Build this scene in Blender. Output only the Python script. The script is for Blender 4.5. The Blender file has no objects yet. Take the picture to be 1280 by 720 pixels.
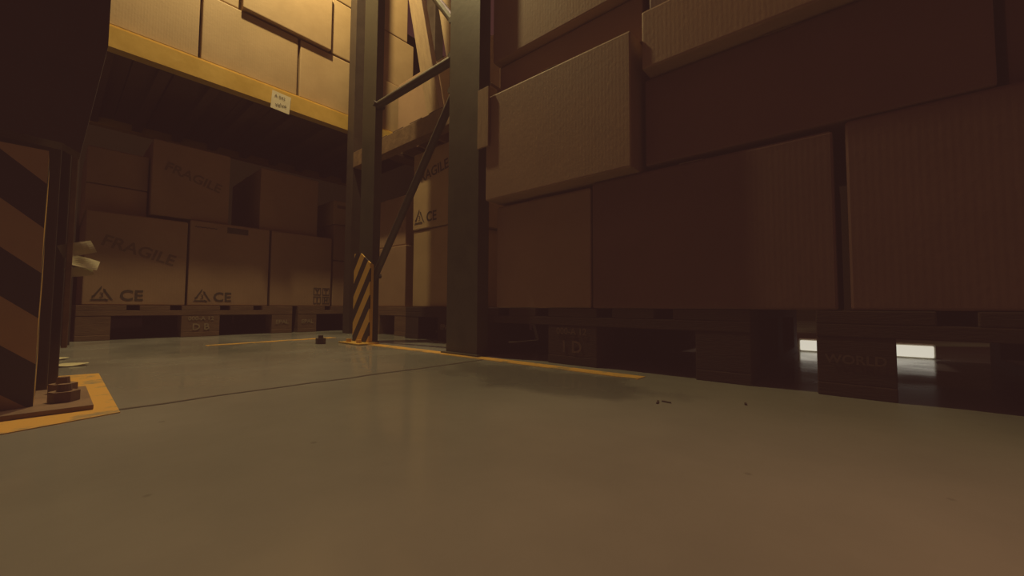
import bpy, bmesh, math, random
from mathutils import Vector, Matrix
random.seed(7)
sc=bpy.context.scene
vs=sc.view_settings
vs.view_transform='Standard'
# global film response: slightly faded blacks (same for every view)
vs.use_curve_mapping=True
cm=vs.curve_mapping
for i,b0 in enumerate((.0175,.0075,.0062)):
    cm.curves[i].points[0].location=(0,b0)
cm.update()
COL=bpy.context.collection

# ---------------------------------------------------------------- materials
def newmat(name):
    m=bpy.data.materials.new(name); m.use_nodes=True
    nt=m.node_tree; b=nt.nodes['Principled BSDF']
    return m,nt,b
def N(nt,t,**k):
    n=nt.nodes.new(t)
    for a,v in k.items():
        if a in n.inputs: n.inputs[a].default_value=v
        else: setattr(n,a,v)
    return n
def noise_mat(name,c1,c2,scale=8,rough=.7,bump=.1,detail=6,bscale=60,metal=0,rr=.12,stretch=(1,1,1),rnd=0.0):
    m,nt,b=newmat(name)
    tc=N(nt,'ShaderNodeTexCoord'); mp=N(nt,'ShaderNodeMapping'); mp.inputs['Scale'].default_value=stretch
    nt.links.new(tc.outputs['Object'],mp.inputs[0])
    n=N(nt,'ShaderNodeTexNoise'); n.inputs['Scale'].default_value=scale; n.inputs['Detail'].default_value=detail; n.inputs['Roughness'].default_value=.65
    nt.links.new(mp.outputs[0],n.inputs['Vector'])
    r=N(nt,'ShaderNodeValToRGB'); r.color_ramp.elements[0].color=(*c1,1); r.color_ramp.elements[1].color=(*c2,1)
    r.color_ramp.elements[0].position=.32; r.color_ramp.elements[1].position=.68
    nt.links.new(n.outputs[0],r.inputs[0])
    out=r.outputs[0]
    if rnd>0:
        oi=N(nt,'ShaderNodeObjectInfo'); mr=N(nt,'ShaderNodeMapRange'); mr.inputs[3].default_value=1-rnd; mr.inputs[4].default_value=1+rnd
        nt.links.new(oi.outputs['Random'],mr.inputs[0])
        hs=N(nt,'ShaderNodeHueSaturation'); nt.links.new(mr.outputs[0],hs.inputs['Value']); nt.links.new(out,hs.inputs['Color']); out=hs.outputs[0]
    nt.links.new(out,b.inputs['Base Color'])
    n2=N(nt,'ShaderNodeTexNoise'); n2.inputs['Scale'].default_value=bscale; n2.inputs['Detail'].default_value=4
    nt.links.new(mp.outputs[0],n2.inputs['Vector'])
    bp=N(nt,'ShaderNodeBump'); bp.inputs['Strength'].default_value=bump; bp.inputs['Distance'].default_value=.004
    nt.links.new(n2.outputs[0],bp.inputs['Height']); nt.links.new(bp.outputs[0],b.inputs['Normal'])
    mr=N(nt,'ShaderNodeMapRange'); mr.inputs[3].default_value=max(0,rough-rr); mr.inputs[4].default_value=min(1,rough+rr)
    nt.links.new(n.outputs[0],mr.inputs[0]); nt.links.new(mr.outputs[0],b.inputs['Roughness'])
    b.inputs['Metallic'].default_value=metal
    return m

def cardboard(name,c1,c2):
    m=noise_mat(name,c1,c2,scale=4,rough=.65,bump=.10,bscale=90,rnd=.08)
    nt=m.node_tree; b=nt.nodes['Principled BSDF']
    tc=N(nt,'ShaderNodeTexCoord'); w=N(nt,'ShaderNodeTexWave'); w.bands_direction='DIAGONAL'
    mp=N(nt,'ShaderNodeMapping'); mp.inputs['Scale'].default_value=(1,1,0.0)
    nt.links.new(tc.outputs['Object'],mp.inputs[0]); nt.links.new(mp.outputs[0],w.inputs['Vector'])
    w.inputs['Scale'].default_value=70; w.inputs['Distortion'].default_value=.6; w.inputs['Detail'].default_value=1
    old=b.inputs['Normal'].links[0].from_node
    bp=N(nt,'ShaderNodeBump'); bp.inputs['Strength'].default_value=.05; bp.inputs['Distance'].default_value=.0015
    nt.links.new(w.outputs[0],bp.inputs['Height']); nt.links.new(old.outputs[0],bp.inputs['Normal'])
    nt.links.new(bp.outputs[0],b.inputs['Normal'])
    return m
M={}
M['card']=cardboard('cardboard',(.38,.265,.15),(.47,.335,.20))
M['card_brown_shaded']=cardboard('cardboard_brown_shaded',(.29,.185,.12),(.37,.24,.155))  # darker cardboard copy: shade of the lower rack put into the colour
M['card_red_shaded']=cardboard('cardboard_redbrown_shaded',(.15,.076,.062),(.19,.098,.08))  # dim reddish cardboard copy: the right stack's shade is in its colour
M['tape']=noise_mat('packing_tape',(.30,.20,.13),(.36,.24,.155),scale=12,rough=.4,bump=.05)
M['ink']=noise_mat('printing_ink',(.045,.035,.028),(.09,.065,.048),scale=60,rough=.7,bump=.0)
M['inkfaint']=noise_mat('faded_ink',(.13,.085,.055),(.20,.13,.085),scale=60,rough=.7,bump=.0)
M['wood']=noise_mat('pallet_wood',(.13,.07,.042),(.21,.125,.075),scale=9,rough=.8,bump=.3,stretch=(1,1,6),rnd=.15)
M['wood_shaded']=noise_mat('pallet_wood_shaded',(.030,.015,.012),(.048,.025,.019),scale=9,rough=.9,bump=.3,stretch=(1,1,6),rnd=.1)  # pallet wood darkened to paint in the shade beneath the stacks
M['darkstamp']=noise_mat('dark_stamp_paint',(.085,.052,.038),(.13,.083,.06),scale=60,rough=.8,bump=0)
M['deckwood_shaded']=noise_mat('deck_wood_shaded',(.075,.04,.027),(.115,.062,.04),scale=9,rough=.85,bump=.3,stretch=(6,1,1))  # wood colour lowered so the deck underside looks shaded
M['stamp']=noise_mat('stamp_paint',(.20,.15,.10),(.34,.27,.18),scale=60,rough=.8,bump=0)
M['plank']=noise_mat('plank_wood',(.30,.20,.12),(.42,.30,.18),scale=9,rough=.75,bump=.3,stretch=(6,6,1))
M['steel']=noise_mat('rack_steel_paint',(.055,.054,.042),(.082,.077,.058),scale=14,rough=.5,bump=.08,metal=.0)
M['darksteel']=noise_mat('dark_rack_paint',(.04,.027,.022),(.06,.042,.032),scale=14,rough=.6,bump=.1,metal=.0)
M['beam']=noise_mat('yellow_beam_paint',(.55,.36,.08),(.68,.46,.12),scale=10,rough=.4,bump=.06)
M['yel']=noise_mat('guard_yellow',(.62,.38,.07),(.75,.48,.12),scale=20,rough=.45,bump=.06)
M['paper']=noise_mat('paper',(.50,.48,.30),(.62,.58,.38),scale=20,rough=.8,bump=.05)
M['rust']=noise_mat('rusty_steel',(.14,.085,.05),(.24,.15,.085),scale=30,rough=.6,bump=.3,metal=.0)
M['wall']=noise_mat('dark_wall',(.05,.03,.022),(.065,.038,.028),scale=2,rough=.9,bump=.1)
M['white']=noise_mat('label_white',(.65,.6,.48),(.75,.7,.58),scale=20,rough=.7,bump=.0)
m,nt,b=newmat('light_tube_glow'); b.inputs['Base Color'].default_value=(.8,.8,.7,1)
b.inputs['Emission Color'].default_value=(1,.93,.76,1); b.inputs['Emission Strength'].default_value=.6; M['glow']=m

def stripes(name,axis,sign,period,slope=1.0,off=0.0,yc=((.66,.40,.08),(.78,.5,.13))):
    m,nt,b=newmat(name)
    tc=N(nt,'ShaderNodeTexCoord'); sp=N(nt,'ShaderNodeSeparateXYZ'); nt.links.new(tc.outputs['Object'],sp.inputs[0])
    a=N(nt,'ShaderNodeMath',operation='MULTIPLY'); a.inputs[1].default_value=sign*slope; nt.links.new(sp.outputs[axis],a.inputs[0])
    s=N(nt,'ShaderNodeMath',operation='ADD'); nt.links.new(a.outputs[0],s.inputs[0]); nt.links.new(sp.outputs['Z'],s.inputs[1])
    s2=N(nt,'ShaderNodeMath',operation='ADD'); s2.inputs[1].default_value=off+10*period; nt.links.new(s.outputs[0],s2.inputs[0])
    d=N(nt,'ShaderNodeMath',operation='DIVIDE'); d.inputs[1].default_value=period; nt.links.new(s2.outputs[0],d.inputs[0])
    f=N(nt,'ShaderNodeMath',operation='FRACT'); nt.links.new(d.outputs[0],f.inputs[0])
    g=N(nt,'ShaderNodeMath',operation='GREATER_THAN'); g.inputs[1].default_value=.5; nt.links.new(f.outputs[0],g.inputs[0])
    n=N(nt,'ShaderNodeTexNoise'); n.inputs['Scale'].default_value=30; nt.links.new(tc.outputs['Object'],n.inputs['Vector'])
    r=N(nt,'ShaderNodeValToRGB'); r.color_ramp.elements[0].color=(*yc[0],1); r.color_ramp.elements[1].color=(*yc[1],1); nt.links.new(n.outputs[0],r.inputs[0])
    mx=N(nt,'ShaderNodeMixRGB'); nt.links.new(g.outputs[0],mx.inputs[0]); nt.links.new(r.outputs[0],mx.inputs[1]); mx.inputs[2].default_value=(.035,.028,.024,1)
    nt.links.new(mx.outputs[0],b.inputs['Base Color']); b.inputs['Roughness'].default_value=.45
    return m

# floor
m,nt,b=newmat('concrete_floor'); M['floor']=m
tc=N(nt,'ShaderNodeTexCoord')
n=N(nt,'ShaderNodeTexNoise'); n.inputs['Scale'].default_value=2.2; n.inputs['Detail'].default_value=9; n.inputs['Roughness'].default_value=.6
nt.links.new(tc.outputs['Object'],n.inputs['Vector'])
r=N(nt,'ShaderNodeValToRGB'); r.color_ramp.elements[0].position=.3; r.color_ramp.elements[1].position=.7
r.color_ramp.elements[0].color=(.215,.22,.20,1); r.color_ramp.elements[1].color=(.31,.31,.285,1)
nt.links.new(n.outputs[0],r.inputs[0])
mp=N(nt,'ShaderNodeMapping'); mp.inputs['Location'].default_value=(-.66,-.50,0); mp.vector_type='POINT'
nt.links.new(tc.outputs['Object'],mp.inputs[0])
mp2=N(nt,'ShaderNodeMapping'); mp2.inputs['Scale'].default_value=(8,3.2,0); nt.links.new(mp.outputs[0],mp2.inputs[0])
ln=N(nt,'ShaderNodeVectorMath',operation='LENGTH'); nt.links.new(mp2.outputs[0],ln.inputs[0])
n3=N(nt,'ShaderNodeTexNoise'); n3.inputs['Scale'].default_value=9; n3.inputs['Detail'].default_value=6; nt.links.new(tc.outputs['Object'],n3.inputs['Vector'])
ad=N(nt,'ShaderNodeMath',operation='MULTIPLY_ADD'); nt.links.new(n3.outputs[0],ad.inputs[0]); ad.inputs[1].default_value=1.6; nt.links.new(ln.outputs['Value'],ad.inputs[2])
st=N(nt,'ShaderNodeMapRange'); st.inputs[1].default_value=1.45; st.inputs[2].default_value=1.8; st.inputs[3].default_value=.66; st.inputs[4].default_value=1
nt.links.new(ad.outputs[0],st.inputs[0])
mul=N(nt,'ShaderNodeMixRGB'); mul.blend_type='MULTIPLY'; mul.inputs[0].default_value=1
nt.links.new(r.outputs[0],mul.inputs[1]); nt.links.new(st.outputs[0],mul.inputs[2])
vo=N(nt,'ShaderNodeTexVoronoi'); vo.inputs['Scale'].default_value=14; nt.links.new(tc.outputs['Object'],vo.inputs['Vector'])
vr=N(nt,'ShaderNodeMapRange'); vr.inputs[1].default_value=.035; vr.inputs[2].default_value=.06; vr.inputs[3].default_value=.75; vr.inputs[4].default_value=1
nt.links.new(vo.outputs['Distance'],vr.inputs[0])
mul2=N(nt,'ShaderNodeMixRGB'); mul2.blend_type='MULTIPLY'; mul2.inputs[0].default_value=1
nt.links.new(mul.outputs[0],mul2.inputs[1]); nt.links.new(vr.outputs[0],mul2.inputs[2])
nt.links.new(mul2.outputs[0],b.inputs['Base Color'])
rr=N(nt,'ShaderNodeMapRange'); rr.inputs[1].default_value=.35; rr.inputs[2].default_value=.65; rr.inputs[3].default_value=.08; rr.inputs[4].default_value=.26
n4=N(nt,'ShaderNodeTexNoise'); n4.inputs['Scale'].default_value=4; n4.inputs['Detail'].default_value=8; nt.links.new(tc.outputs['Object'],n4.inputs['Vector'])
nt.links.new(n4.outputs[0],rr.inputs[0]); nt.links.new(rr.outputs[0],b.inputs['Roughness'])
bp=N(nt,'ShaderNodeBump'); bp.inputs['Strength'].default_value=.10; bp.inputs['Distance'].default_value=.002
n5=N(nt,'ShaderNodeTexNoise'); n5.inputs['Scale'].default_value=25; n5.inputs['Detail'].default_value=5; nt.links.new(tc.outputs['Object'],n5.inputs['Vector'])
nt.links.new(n5.outputs[0],bp.inputs['Height']); nt.links.new(bp.outputs[0],b.inputs['Normal'])

m,nt,b=newmat('floor_paint'); M['paint']=m
tc=N(nt,'ShaderNodeTexCoord'); n=N(nt,'ShaderNodeTexNoise'); n.inputs['Scale'].default_value=16; n.inputs['Detail'].default_value=8; n.inputs['Roughness'].default_value=.7
nt.links.new(tc.outputs['Object'],n.inputs['Vector'])
r=N(nt,'ShaderNodeValToRGB'); r.color_ramp.elements[0].color=(.32,.26,.15,1); r.color_ramp.elements[1].color=(.72,.42,.09,1)
r.color_ramp.elements[0].position=.38; r.color_ramp.elements[1].position=.48
nt.links.new(n.outputs[0],r.inputs[0]); nt.links.new(r.outputs[0],b.inputs['Base Color']); b.inputs['Roughness'].default_value=.45

# ---------------------------------------------------------------- mesh helpers
def obj(name,me,loc=(0,0,0),parent=None):
    o=bpy.data.objects.new(name,me); COL.objects.link(o); o.location=loc
    if parent: o.parent=parent
    return o
def add_box(bm,x0,x1,y0,y1,z0,z1,mi=0,bev=0.0):
    mat=Matrix.Translation(((x0+x1)/2,(y0+y1)/2,(z0+z1)/2))@Matrix.Diagonal((x1-x0,y1-y0,z1-z0,1))
    t=bmesh.new(); bmesh.ops.create_cube(t,size=1,matrix=mat)
    if bev>0: bmesh.ops.bevel(t,geom=t.edges[:],offset=bev,segments=2,affect='EDGES',profile=.6)
    for f in t.faces: f.material_index=mi
    tm=bpy.data.meshes.new('t'); t.to_mesh(tm); t.free(); bm.from_mesh(tm); bpy.data.meshes.remove(tm)
def finish(bm,name,mats,parent=None,loc=(0,0,0)):
    me=bpy.data.meshes.new(name); bm.to_mesh(me); bm.free()
    for k in mats: me.materials.append(k)
    return obj(name,me,loc,parent)
def prism(bm,pts,axis,a0,a1,mi=0):
    def P(p,a):
        if axis=='y': return (p[0],a,p[1])
        if axis=='x': return (a,p[0],p[1])
        return (p[0],p[1],a)
    v0=[bm.verts.new(P(p,a0)) for p in pts]; v1=[bm.verts.new(P(p,a1)) for p in pts]
    fs=[bm.faces.new(v0),bm.faces.new(v1[::-1])]
    n=len(pts)
    for i in range(n): fs.append(bm.faces.new((v0[(i+1)%n],v0[i],v1[i],v1[(i+1)%n])))
    for f in fs: f.material_index=mi
    bmesh.ops.recalc_face_normals(bm,faces=bm.faces[:])
def tube(bm,p0,p1,r,seg=16):
    p0=Vector(p0);p1=Vector(p1);d=p1-p0
    q=d.to_track_quat('Z','Y').to_matrix().to_4x4()
    bmesh.ops.create_cone(bm,cap_ends=True,segments=seg,radius1=r,radius2=r,depth=d.length,matrix=Matrix.Translation((p0+p1)/2)@q)

def text_mesh(body,size,bold=.0):
    c=bpy.data.curves.new('txt','FONT'); c.body=body; c.size=size; c.align_x='CENTER'; c.align_y='CENTER'; c.offset=bold*size
    c.resolution_u=3
    o=bpy.data.objects.new('txt',c); COL.objects.link(o); bpy.context.view_layer.update()
    me=bpy.data.meshes.new_from_object(o.evaluated_get(bpy.context.evaluated_depsgraph_get()))
    bpy.data.objects.remove(o); bpy.data.curves.remove(c)
    return me
def recycle_mesh(s):
    bm=bmesh.new()
    R1=s*.66; R0=s*.48
    P=[Vector((math.cos(math.radians(90+120*i)),math.sin(math.radians(90+120*i)),0)) for i in range(3)]
    for i in range(3):
        a,b=P[i],P[(i+1)%3]
        q=[a.lerp(b,.0)*R1,a.lerp(b,.70)*R1,a.lerp(b,.70)*R0,a.lerp(b,0)*R0]
        bm.faces.new([bm.verts.new(v) for v in q])
        h=[a.lerp(b,.68)*(R1+s*.10),a.lerp(b,.88)*((R1+R0)/2),a.lerp(b,.68)*(R0-s*.08)]
        bm.faces.new([bm.verts.new(v) for v in h])
    me=bpy.data.meshes.new('rec'); bm.to_mesh(me); bm.free(); return me
def rect_mesh(w,h):
    bm=bmesh.new(); bm.faces.new([bm.verts.new(p) for p in ((-w/2,-h/2,0),(w/2,-h/2,0),(w/2,h/2,0),(-w/2,h/2,0))])
    me=bpy.data.meshes.new('r'); bm.to_mesh(me); bm.free(); return me
def frame_mesh(w,h,t):
    bm=bmesh.new()
    for (x0,x1,y0,y1) in ((-w/2,w/2,h/2-t,h/2),(-w/2,w/2,-h/2,-h/2+t),(-w/2,-w/2+t,-h/2+t,h/2-t),(w/2-t,w/2,-h/2+t,h/2-t)):
        bm.faces.new([bm.verts.new(p) for p in ((x0,y0,0),(x1,y0,0),(x1,y1,0),(x0,y1,0))])
    me=bpy.data.meshes.new('fr'); bm.to_mesh(me); bm.free(); return me

def place_mark(parent,me,name,mat,face,pos,rot=0):
    me.materials.clear(); me.materials.append(mat)
    if face=='-y': Rm=Matrix.Rotation(math.radians(90),4,'X')
    else: Rm=Matrix.Rotation(math.radians(-90),4,'Z')@Matrix.Rotation(math.radians(90),4,'X')
    o=obj(name,me,parent=parent)
    o.matrix_local=Matrix.Translation(pos)@Rm@Matrix.Rotation(math.radians(rot),4,'Z')
    return o

def carton(x0,x1,y0,y1,z0,z1,rot=0,marks=(),face='-y',tape=True,bev=.004,mat='card'):
    w,d,h=x1-x0,y1-y0,z1-z0
    bm=bmesh.new()
    add_box(bm,-w/2,w/2,-d/2,d/2,-h/2,h/2-.003,0,bev)
    add_box(bm,-w/2+.004,w/2-.004,-d/2+.004,-.001,h/2-.004,h/2-.0005,0)
    add_box(bm,-w/2+.004,w/2-.004,.001,d/2-.004,h/2-.004,h/2-.0005,0)
    if tape:
        add_box(bm,-w/2+.001,w/2-.001,-.024,.024,h/2-.0008,h/2,1)
    o=finish(bm,'cardboard_box',[M[mat],M['tape']],loc=((x0+x1)/2,(y0+y1)/2,(z0+z1)/2))
    o.rotation_euler=(0,0,math.radians(rot))
    for k,mk in enumerate(marks):
        kind,u,v,size=mk[:4]; r=mk[4] if len(mk)>4 else 0; mt=M[mk[5]] if len(mk)>5 else M['ink']
        if face=='-y': pos=Vector((-w/2+u,-d/2-.0012,-h/2+v))
        else: pos=Vector((-w/2-.0012,d/2-u,-h/2+v))
        if kind=='REC':
            place_mark(o,recycle_mesh(size),'recycling_arrows_%d'%k,mt,face,pos)
            place_mark(o,text_mesh('3',size*.5,.0),'recycling_number_%d'%k,mt,face,pos)
        elif kind=='BAR':
            place_mark(o,rect_mesh(size,size*.32),'sticker_%d'%k,mt,face,pos,r)
        elif kind=='SQ':
            place_mark(o,frame_mesh(size,size,size*.1),'handling_icon_%d'%k,mt,face,pos,r)
            place_mark(o,text_mesh(mk[6],size*.8,.05),'icon_symbol_%d'%k,mt,face,pos)
        else:
            place_mark(o,text_mesh(kind,size,.02),'print_%d'%k,mt,face,pos,r)
    return o

def pallet(x0,y0,lx,ly,front,labels=(),mat='wood'):
    bm=bmesh.new()
    if front=='-y': W,D=lx,ly
    else: W,D=ly,lx
    def B(a0,a1,d0,d1,z0,z1):
        if front=='-y': add_box(bm,a0,a1,d0,d1,z0,z1,0,.002)
        else: add_box(bm,d0,d1,a0,a1,z0,z1,0,.002)
    bl=[(0,.1),(W/2-.0725,W/2+.0725),(W-.1,W)]
    dl=[(0,.1),(D/2-.05,D/2+.05),(D-.1,D)]
    for a in bl:
        B(a[0],a[1],0,D,0,.022)
        for d in dl: B(a[0],a[1],d[0]+.001,d[1]-.001,.022,.100)
    for d in dl: B(0,W,d[0],d[1],.100,.122)
    n=5; wd=[.145,.1,.145,.1,.145]; gap=(W-sum(wd))/4; p=0
    for k in range(n):
        B(p,p+wd[k],0,D,.122,.144); p+=wd[k]+gap
    o=finish(bm,'wooden_pallet',[M[mat]],loc=(x0,y0,0))
    for k,(t,a,z,s,mt) in enumerate(labels):
        # a is measured along the front in pallet coordinates
        if front=='-y': pos=Vector((a,-.0012,z))
        else: pos=Vector((-.0012,a,z))
        place_mark(o,text_mesh(t,s,.02),'stamp_%d'%k,M[mt],front,pos)
    return o

# ---------------------------------------------------------------- shell
bm=bmesh.new(); add_box(bm,-6,6,-6,6,-.1,0); finish(bm,'floor',[M['floor']])
bm=bmesh.new(); add_box(bm,-6,6,5.9,6,0,5); finish(bm,'wall_back',[M['wall']])
bm=bmesh.new(); add_box(bm,5.9,6,-6,5.9,0,5); finish(bm,'wall_right',[M['wall']])

def slab(name,pts,mat,z=.0012):
    bm=bmesh.new(); prism(bm,pts,'z',0.0,z); return finish(bm,name,[mat])
slab('floor_marking_line',[(.79,.34),(.83,.34),(.83,1.40),(.785,1.40)],M['paint'])
slab('floor_marking_line',[(.37,1.765),(.37,1.80),(.86,1.86),(.86,1.81)],M['paint'])
slab('floor_marking_patch',[(-.45,.655),(-.03,.73),(.066,.76),(.07,1.22),(-.45,1.30)],M['paint'])
bm=bmesh.new()
x=-1.0
up=[];dn=[]
while x<.86:
    y=.785+random.uniform(-.004,.004); up.append((x,y+.003+random.uniform(0,.003))); dn.append((x,y-.003)); x+=.04
prism(bm,up+dn[::-1],'z',0,.0006); finish(bm,'floor_joint',[M['darksteel']])

# ---------------------------------------------------------------- back rack (runs along x)
pallet(.06,2.33,.8,1.2,'-y',[('000-A 12',.40,.085,.026,'stamp'),('D B',.40,.045,.042,'stamp'),('EPAL',.75,.06,.03,'stamp')])
pallet(.89,2.33,.8,1.2,'-y',[('EPAL',.05,.06,.03,'stamp')])
cb='card_brown_shaded'
carton(.075,.40,2.35,2.95,.145,.535,mat=cb,marks=[('FRAGILE',.165,.235,.066,-17,'inkfaint'),('REC',.055,.040,.062),('CE',.145,.04,.062)])
carton(.408,.742,2.35,2.95,.145,.55,mat=cb,marks=[('REC',.055,.040,.062),('CE',.135,.04,.062),('BAR',.19,.375,.09,0),('~~~~~',.06,.375,.03)])
carton(.752,1.075,2.35,2.95,.145,.55,mat=cb,marks=[('SQ',.245,.085,.042,0,'ink','Y'),('SQ',.295,.085,.042,0,'ink','T'),('SQ',.245,.035,.042,0,'ink','I'),('SQ',.295,.035,.042,0,'ink','H')])
carton(.07,.262,2.42,2.9,.538,.66,mat=cb); carton(.07,.262,2.42,2.9,.663,.82,mat=cb)
carton(.268,.56,2.37,2.9,.552,.90,mat=cb,marks=[('FRAGILE',.15,.20,.06,-17,'inkfaint')])
carton(.70,1.0,2.38,2.9,.553,.885,mat=cb)
carton(1.09,1.26,2.36,2.8,.145,.42,mat=cb,marks=[('SQ',.12,.05,.03,0,'ink','Y')]); carton(1.09,1.26,2.36,2.8,.423,.64,mat=cb); carton(1.09,1.20,2.37,2.8,.643,.79,mat='card',marks=[('BAR',.05,.11,.06,0,'inkfaint')])
carton(1.27,1.62,2.38,2.8,.145,.5,mat=cb); carton(1.27,1.6,2.38,2.8,.503,.82,mat=cb)
rack=bpy.data.objects.new('pallet_rack',None); COL.objects.link(rack)
def upright(bm,x0,x1,y0,y1,z1,mi=0):
    t=.004
    add_box(bm,x0,x0+t,y0,y1,0,z1,mi,.001)
    add_box(bm,x0+t,x1,y0,y0+t,0,z1,mi); add_box(bm,x0+t,x1,y1-t,y1,0,z1,mi)
    add_box(bm,x1-t,x1,y0+t,y0+.02,0,z1,mi); add_box(bm,x1-t,x1,y1-.02,y1-t,0,z1,mi)
bm=bmesh.new()
upright(bm,-.03,.045,2.14,2.24,3.2); upright(bm,1.65,1.72,2.14,2.24,3.2)
finish(bm,'uprights',[M['darksteel']],rack)
bm=bmesh.new()
prism(bm,[(2.13,1.135),(2.18,1.135),(2.18,1.235),(2.155,1.235),(2.155,1.215),(2.13,1.215)],'x',.045,1.65)
finish(bm,'beam_front',[M['beam']],rack)
bm=bmesh.new(); add_box(bm,.045,1.65,3.1,3.15,1.135,1.235); finish(bm,'beam_rear',[M['beam']],rack)
bm=bmesh.new()
x=.05
while x<1.62:
    add_box(bm,x,x+.128,2.182,3.1,1.175,1.197,0,.002); x+=.132
add_box(bm,.05,1.64,2.182,3.1,1.1975,1.232,0,.002)
for k in range(9): add_box(bm,.08+k*.175,.12+k*.175,2.2,3.1,1.14,1.174,0,.002)
finish(bm,'deck_slats',[M['deckwood_shaded']],rack)
lab=rect_mesh(.085,.09); place_mark(rack,lab,'beam_label',M['white'],'-y',Vector((.70,2.127,1.155)),-4)
place_mark(rack,text_mesh('A 042',.020,.0),'beam_label_text',M['ink'],'-y',Vector((.695,2.1255,1.178)),-4)
place_mark(rack,text_mesh('valve',.026,.0),'beam_label_note',M['ink'],'-y',Vector((.70,2.1255,1.140)),8)
zu=1.2365
for a,b_ in ((-.05,.375),(.385,.783),(.795,1.10),(1.11,1.42)):
    carton(a,b_,2.16,2.6,zu,1.545+random.uniform(-.004,.004))
for a,b_,yy in ((-.1,.52,2.17),(.53,.945,2.14),(.955,1.25,2.16),(1.26,1.5,2.17)):
    carton(a,b_,yy,2.6,1.552,1.87)
for a,b_,yy in ((.2,.7,2.17),(.71,1.1,2.16),(1.11,1.45,2.17)):
    carton(a,b_,yy,2.6,1.874,2.2)

# ---------------------------------------------------------------- middle bay behind the lattice frame
pallet(1.08,.97,.8,.62,'-x',[('EPAL',.33,.06,.03,'stamp')],mat='wood_shaded')
pallet(1.13,1.66,.8,.62,'-x')
carton(1.10,1.6,1.24,1.565,.145,.50,face='-x')
carton(1.095,1.55,1.22,1.565,.503,.865,face='-x',marks=[('FRAGILE',.14,.25,.062,8),('REC',.05,.05,.07),('CE',.14,.048,.062)])
carton(1.15,1.6,1.70,2.10,.145,.46,face='-x',mat=cb); carton(1.16,1.6,1.72,2.08,.463,.72,face='-x',mat=cb)
side=bpy.data.objects.new('cross_rack',None); COL.objects.link(side)
bm=bmesh.new(); add_box(bm,1.04,1.09,1.02,2.05,.90,.985,0,.003); add_box(bm,1.75,1.8,1.02,2.05,.90,.985,0,.003)
finish(bm,'beams',[M['rust']],side)
bm=bmesh.new()
for k in range(7): add_box(bm,1.06,1.78,1.03+k*.145,1.12+k*.145,.986,1.006,0,.002)
finish(bm,'deck_slats',[M['deckwood_shaded']],side)
bm=bmesh.new(); upright(bm,1.04,1.10,2.05,2.12,3); finish(bm,'upright',[M['darksteel']],side)
def plank(y0,y1,x,w,z0,z1,t=.03):
    bm=bmesh.new(); L=math.hypot(y1-y0,z1-z0)
    add_box(bm,-t/2,t/2,-w/2,w/2,0,L,0,.002)
    o=finish(bm,'wooden_plank',[M['plank']],loc=(x,y0,z0)); o.rotation_euler=(-math.atan2(y1-y0,z1-z0),0,0); return o
plank(1.43,1.66,1.12,.09,1.012,1.9)
plank(1.30,1.52,1.17,.08,1.012,1.95)
carton(1.22,1.6,1.10,1.32,1.008,1.35,face='-x',mat=cb); carton(1.25,1.6,1.5,1.95,1.008,1.42,face='-x',mat=cb)

# ---------------------------------------------------------------- lattice end frame
fr=bpy.data.objects.new('rack_frame',None); COL.objects.link(fr)
def post(name,x0,x1,y0,y1,z1,mat):
    bm=bmesh.new()
    upright(bm,x0,x1,y0,y1,z1)
    add_box(bm,x0-.012,x1+.0,y0-.012,y1+.012,0,.006,0,.001)
    return finish(bm,name,[mat,M['darksteel']],fr)
post('upright_1',.822,.868,.845,.985,3.2,M['steel'])
post('upright_2',.84,.872,1.475,1.58,3.2,M['steel'])
bm=bmesh.new()
tube(bm,(.85,.985,.98),(.85,1.475,.98),.015)
tube(bm,(.85,1.475,.26),(.85,.985,.87),.014)
tube(bm,(.85,.985,1.09),(.85,1.475,1.75),.014)
tube(bm,(.85,1.475,1.80),(.85,.985,1.80),.015)
for (y,z) in ((.99,.98),(1.47,.98),(.99,.86),(1.47,.27),(.99,1.1)):
    bmesh.ops.create_cone(bm,cap_ends=True,segments=6,radius1=.011,radius2=.011,depth=.05,matrix=Matrix.Translation((.85,y,z))@Matrix.Rotation(math.pi/2,4,'Y'))
finish(bm,'braces',[M['steel']],fr)
bm=bmesh.new(); add_box(bm,.815,.821,.80,.845,.62,.80,0,.001); finish(bm,'location_tag',[M['plank']],fr)

# ---------------------------------------------------------------- guards
def guard(loc):
    g=bpy.data.objects.new('column_guard',None); COL.objects.link(g); g.location=loc
    return g
g=guard((.80,1.42,0))
s1=stripes('guard_stripes_mid','Y',1,.105,1.3,.02)
bm=bmesh.new(); prism(bm,[(0,.006),(.125,.006),(.125,.36),(.075,.36),(0,.315)],'x',0,.005); o=finish(bm,'face_plate',[s1],g)
bm=bmesh.new(); prism(bm,[(.0055,.006),(.016,.006),(.016,.31),(.0055,.315)],'y',0,.005); finish(bm,'side_plate',[M['yel']],g)
bm=bmesh.new(); add_box(bm,-.05,.035,-.02,.14,0.0012,.006,0,.001)
for yy in (.02,.10): bmesh.ops.create_cone(bm,cap_ends=True,segments=6,radius1=.01,radius2=.01,depth=.012,matrix=Matrix.Translation((-.028,yy,.012)))
finish(bm,'base_plate',[M['yel']],g)

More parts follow.
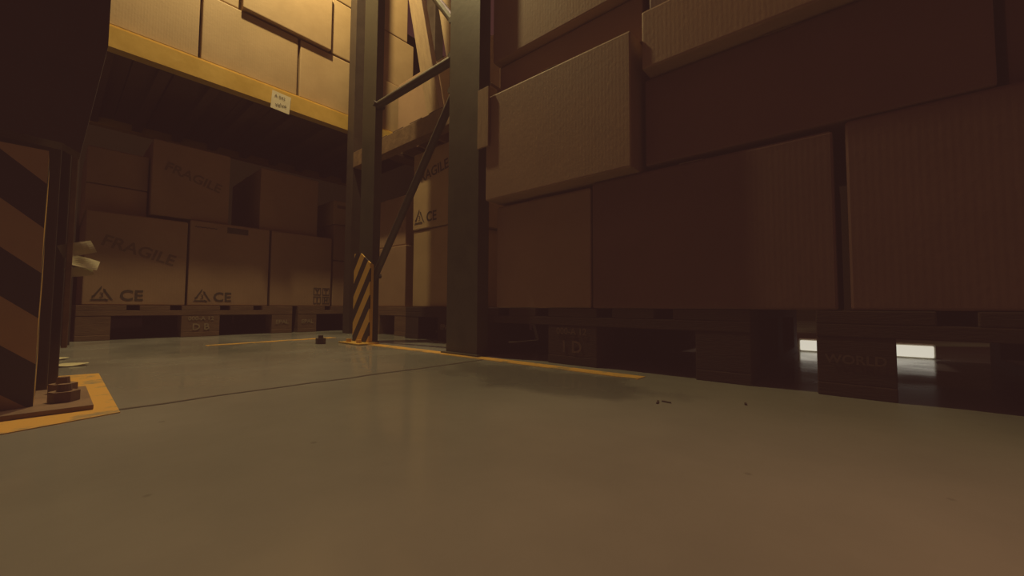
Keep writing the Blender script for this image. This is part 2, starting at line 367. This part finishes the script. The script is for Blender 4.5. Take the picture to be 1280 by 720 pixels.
g=guard((-.012,.85,0))
s2=stripes('guard_stripes_near','X',1,.125,.9,.06,((.40,.27,.12),(.50,.34,.16)))
bm=bmesh.new(); prism(bm,[(-.16,.006),(0,.006),(0,.362),(-.16,.362)],'y',0,.005); finish(bm,'face_plate',[s2],g)
s3=stripes('guard_stripes_near_side','Y',-1,.125,.9,.06)
bm=bmesh.new(); add_box(bm,-.005,0,.0055,.13,.006,.362); finish(bm,'side_plate',[s3],g)
bm=bmesh.new(); add_box(bm,-.22,.055,-.045,.15,.0015,.008,0,.001)
finish(bm,'base_plate',[M['rust']],g)
bm=bmesh.new()
for (xx,yy) in ((.028,.10),(.028,.015),(-.05,-.025),(-.13,-.025)):
    bmesh.ops.create_cone(bm,cap_ends=True,segments=6,radius1=.016,radius2=.016,depth=.014,matrix=Matrix.Translation((xx,yy,.0155))@Matrix.Rotation(.4,4,'Z'))
    bmesh.ops.create_cone(bm,cap_ends=True,segments=12,radius1=.008,radius2=.007,depth=.01,matrix=Matrix.Translation((xx,yy,.0275)))
finish(bm,'anchor_bolts',[M['rust']],g)

ne=bpy.data.objects.new('rack_upright',None); COL.objects.link(ne)
bm=bmesh.new(); add_box(bm,-.12,.0,1.02,1.10,0.002,3.0,0,.003); add_box(bm,-.02,.012,1.10,1.13,0.002,3.0,0,.002)
finish(bm,'upright',[M['darksteel']],ne)
bm=bmesh.new(); prism(bm,[(-.6,.40),(.0,.38),(.018,.37),(.040,.545),(.042,1.3),(-.6,1.3)],'y',.86,.90); finish(bm,'beam_connector',[M['darksteel']],ne)
bm=bmesh.new(); add_box(bm,.0125,.020,1.06,1.09,.07,.9,0,.001); finish(bm,'edge_strip',[M['rust']],ne)

def paper(loc,w,h,rot,name='paper_note'):
    bm=bmesh.new(); bmesh.ops.create_grid(bm,x_segments=6,y_segments=6,size=.5)
    for v in bm.verts:
        v.co.z=.12*math.sin(v.co.x*5+v.co.y*3)*.3; v.co.x*=w; v.co.y*=h; v.co.z*=max(w,h)
    o=finish(bm,name,[M['paper']],loc=loc); o.rotation_euler=[math.radians(a) for a in rot]; return o
paper((.026,1.09,.250),.045,.024,(80,-20,10)); paper((.034,1.09,.226),.042,.022,(60,15,0)); paper((.030,1.09,.208),.036,.018,(75,-10,5))
for p in ((-.01,1.32,.004),(.03,1.42,.004),(-.03,1.12,.004),(.0,1.6,.004)):
    paper(p,.06,.04,(0,0,random.uniform(0,90)),'paper_scrap')

bm=bmesh.new(); bmesh.ops.create_cone(bm,cap_ends=True,segments=6,radius1=.018,radius2=.018,depth=.022,matrix=Matrix.Translation((0,0,.011)))
bmesh.ops.create_cone(bm,cap_ends=True,segments=12,radius1=.009,radius2=.009,depth=.012,matrix=Matrix.Translation((0,0,.027)))
finish(bm,'hex_nut',[M['ink']],loc=(.685,1.57,0))
for (x,y,r,s) in ((.62,.235,.3,.8),(.63,.225,1.4,.6),(.70,.13,.2,.5)):
    bm=bmesh.new(); add_box(bm,-.012*s,.012*s,-.0015,.0015,0,.002,0,.0005); o=finish(bm,'wood_splinter',[M['darksteel']],loc=(x,y,0)); o.rotation_euler=(0,0,r)

# ---------------------------------------------------------------- right stack
pallet(.87,.15,.8,.8,'-x',[('000-A 12',.40,.085,.024,'darkstamp'),('1 D',.40,.045,.042,'darkstamp')],mat='wood_shaded')
pallet(.87,-.749,.8,.8,'-x',[('WORLD',.75,.062,.021,'darkstamp')],mat='wood_shaded')
cr='card_red_shaded'
carton(.872,1.4,.494,.815,.145,.450,face='-x',mat=cb)
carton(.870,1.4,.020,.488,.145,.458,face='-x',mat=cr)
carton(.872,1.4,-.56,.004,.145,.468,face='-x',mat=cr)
carton(.825,1.3,.365,.818,.460,.775,face='-x',mat=cb)
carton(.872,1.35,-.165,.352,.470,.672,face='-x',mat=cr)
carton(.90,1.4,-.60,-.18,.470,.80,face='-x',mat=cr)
carton(.835,1.3,-.20,.343,.675,.81,face='-x',mat=cb)
carton(.885,1.35,.36,.818,.777,.895,face='-x',mat=cb)
carton(.86,1.35,.345,.825,.898,1.2,face='-x',mat=cb)
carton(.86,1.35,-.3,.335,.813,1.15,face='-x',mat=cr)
carton(.87,1.38,.36,.82,1.203,1.6,face='-x',mat=cb)
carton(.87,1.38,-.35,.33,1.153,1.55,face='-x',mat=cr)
lt=bpy.data.objects.new('tube_light',None); COL.objects.link(lt); lt.location=(1.72,0,0)
bm=bmesh.new(); add_box(bm,-.012,.03,-.18,.15,0,.042,0,.003); finish(bm,'housing',[M['white']],lt)
bm=bmesh.new(); add_box(bm,-.022,-.0125,-.175,.145,.004,.038,0,.003); finish(bm,'diffuser',[M['glow']],lt)

# ---------------------------------------------------------------- lights
w=bpy.data.worlds.new('world'); sc.world=w; w.use_nodes=True
bg=w.node_tree.nodes['Background']; bg.inputs[0].default_value=(1,.36,.28,1); bg.inputs[1].default_value=.05
def spot(name,loc,target,energy,col,cone,r):
    l=bpy.data.lights.new(name,'SPOT'); l.energy=energy; l.color=col; l.spot_size=math.radians(cone); l.spot_blend=1; l.shadow_soft_size=r
    o=obj(name,l,loc); o.rotation_euler=(Vector(target)-Vector(loc)).to_track_quat('-Z','Y').to_euler(); return o
l=bpy.data.lights.new('aisle_lamp','POINT'); l.energy=100; l.color=(1,.76,.32); l.shadow_soft_size=.03; obj('aisle_lamp',l,(.55,1.77,2.5))
spot('overhead_fill',(1.35,1.42,4.3),(-.1,.7,0),150,(1,.66,.42),64,.30)  # added unseen overhead fill, placed so the right stack shades the floor
spot('red_fill',(.20,-.42,.75),(.21,-.12,0),3.2,(1,.12,.08),72,.08)  # added unseen spot, tints the near right floor red

# ---------------------------------------------------------------- camera
F=495.0; H=.147
cam=bpy.data.cameras.new('camera'); co=obj('camera',cam)
cam.sensor_width=36; cam.lens=36*F/1280; cam.clip_start=.01
co.matrix_world=Matrix.Translation((0,0,H))@Matrix.Rotation(math.radians(-49.2),4,'Z')@Matrix.Rotation(math.radians(92.75),4,'X')@Matrix.Rotation(math.radians(.34),4,'Z')
sc.camera=co
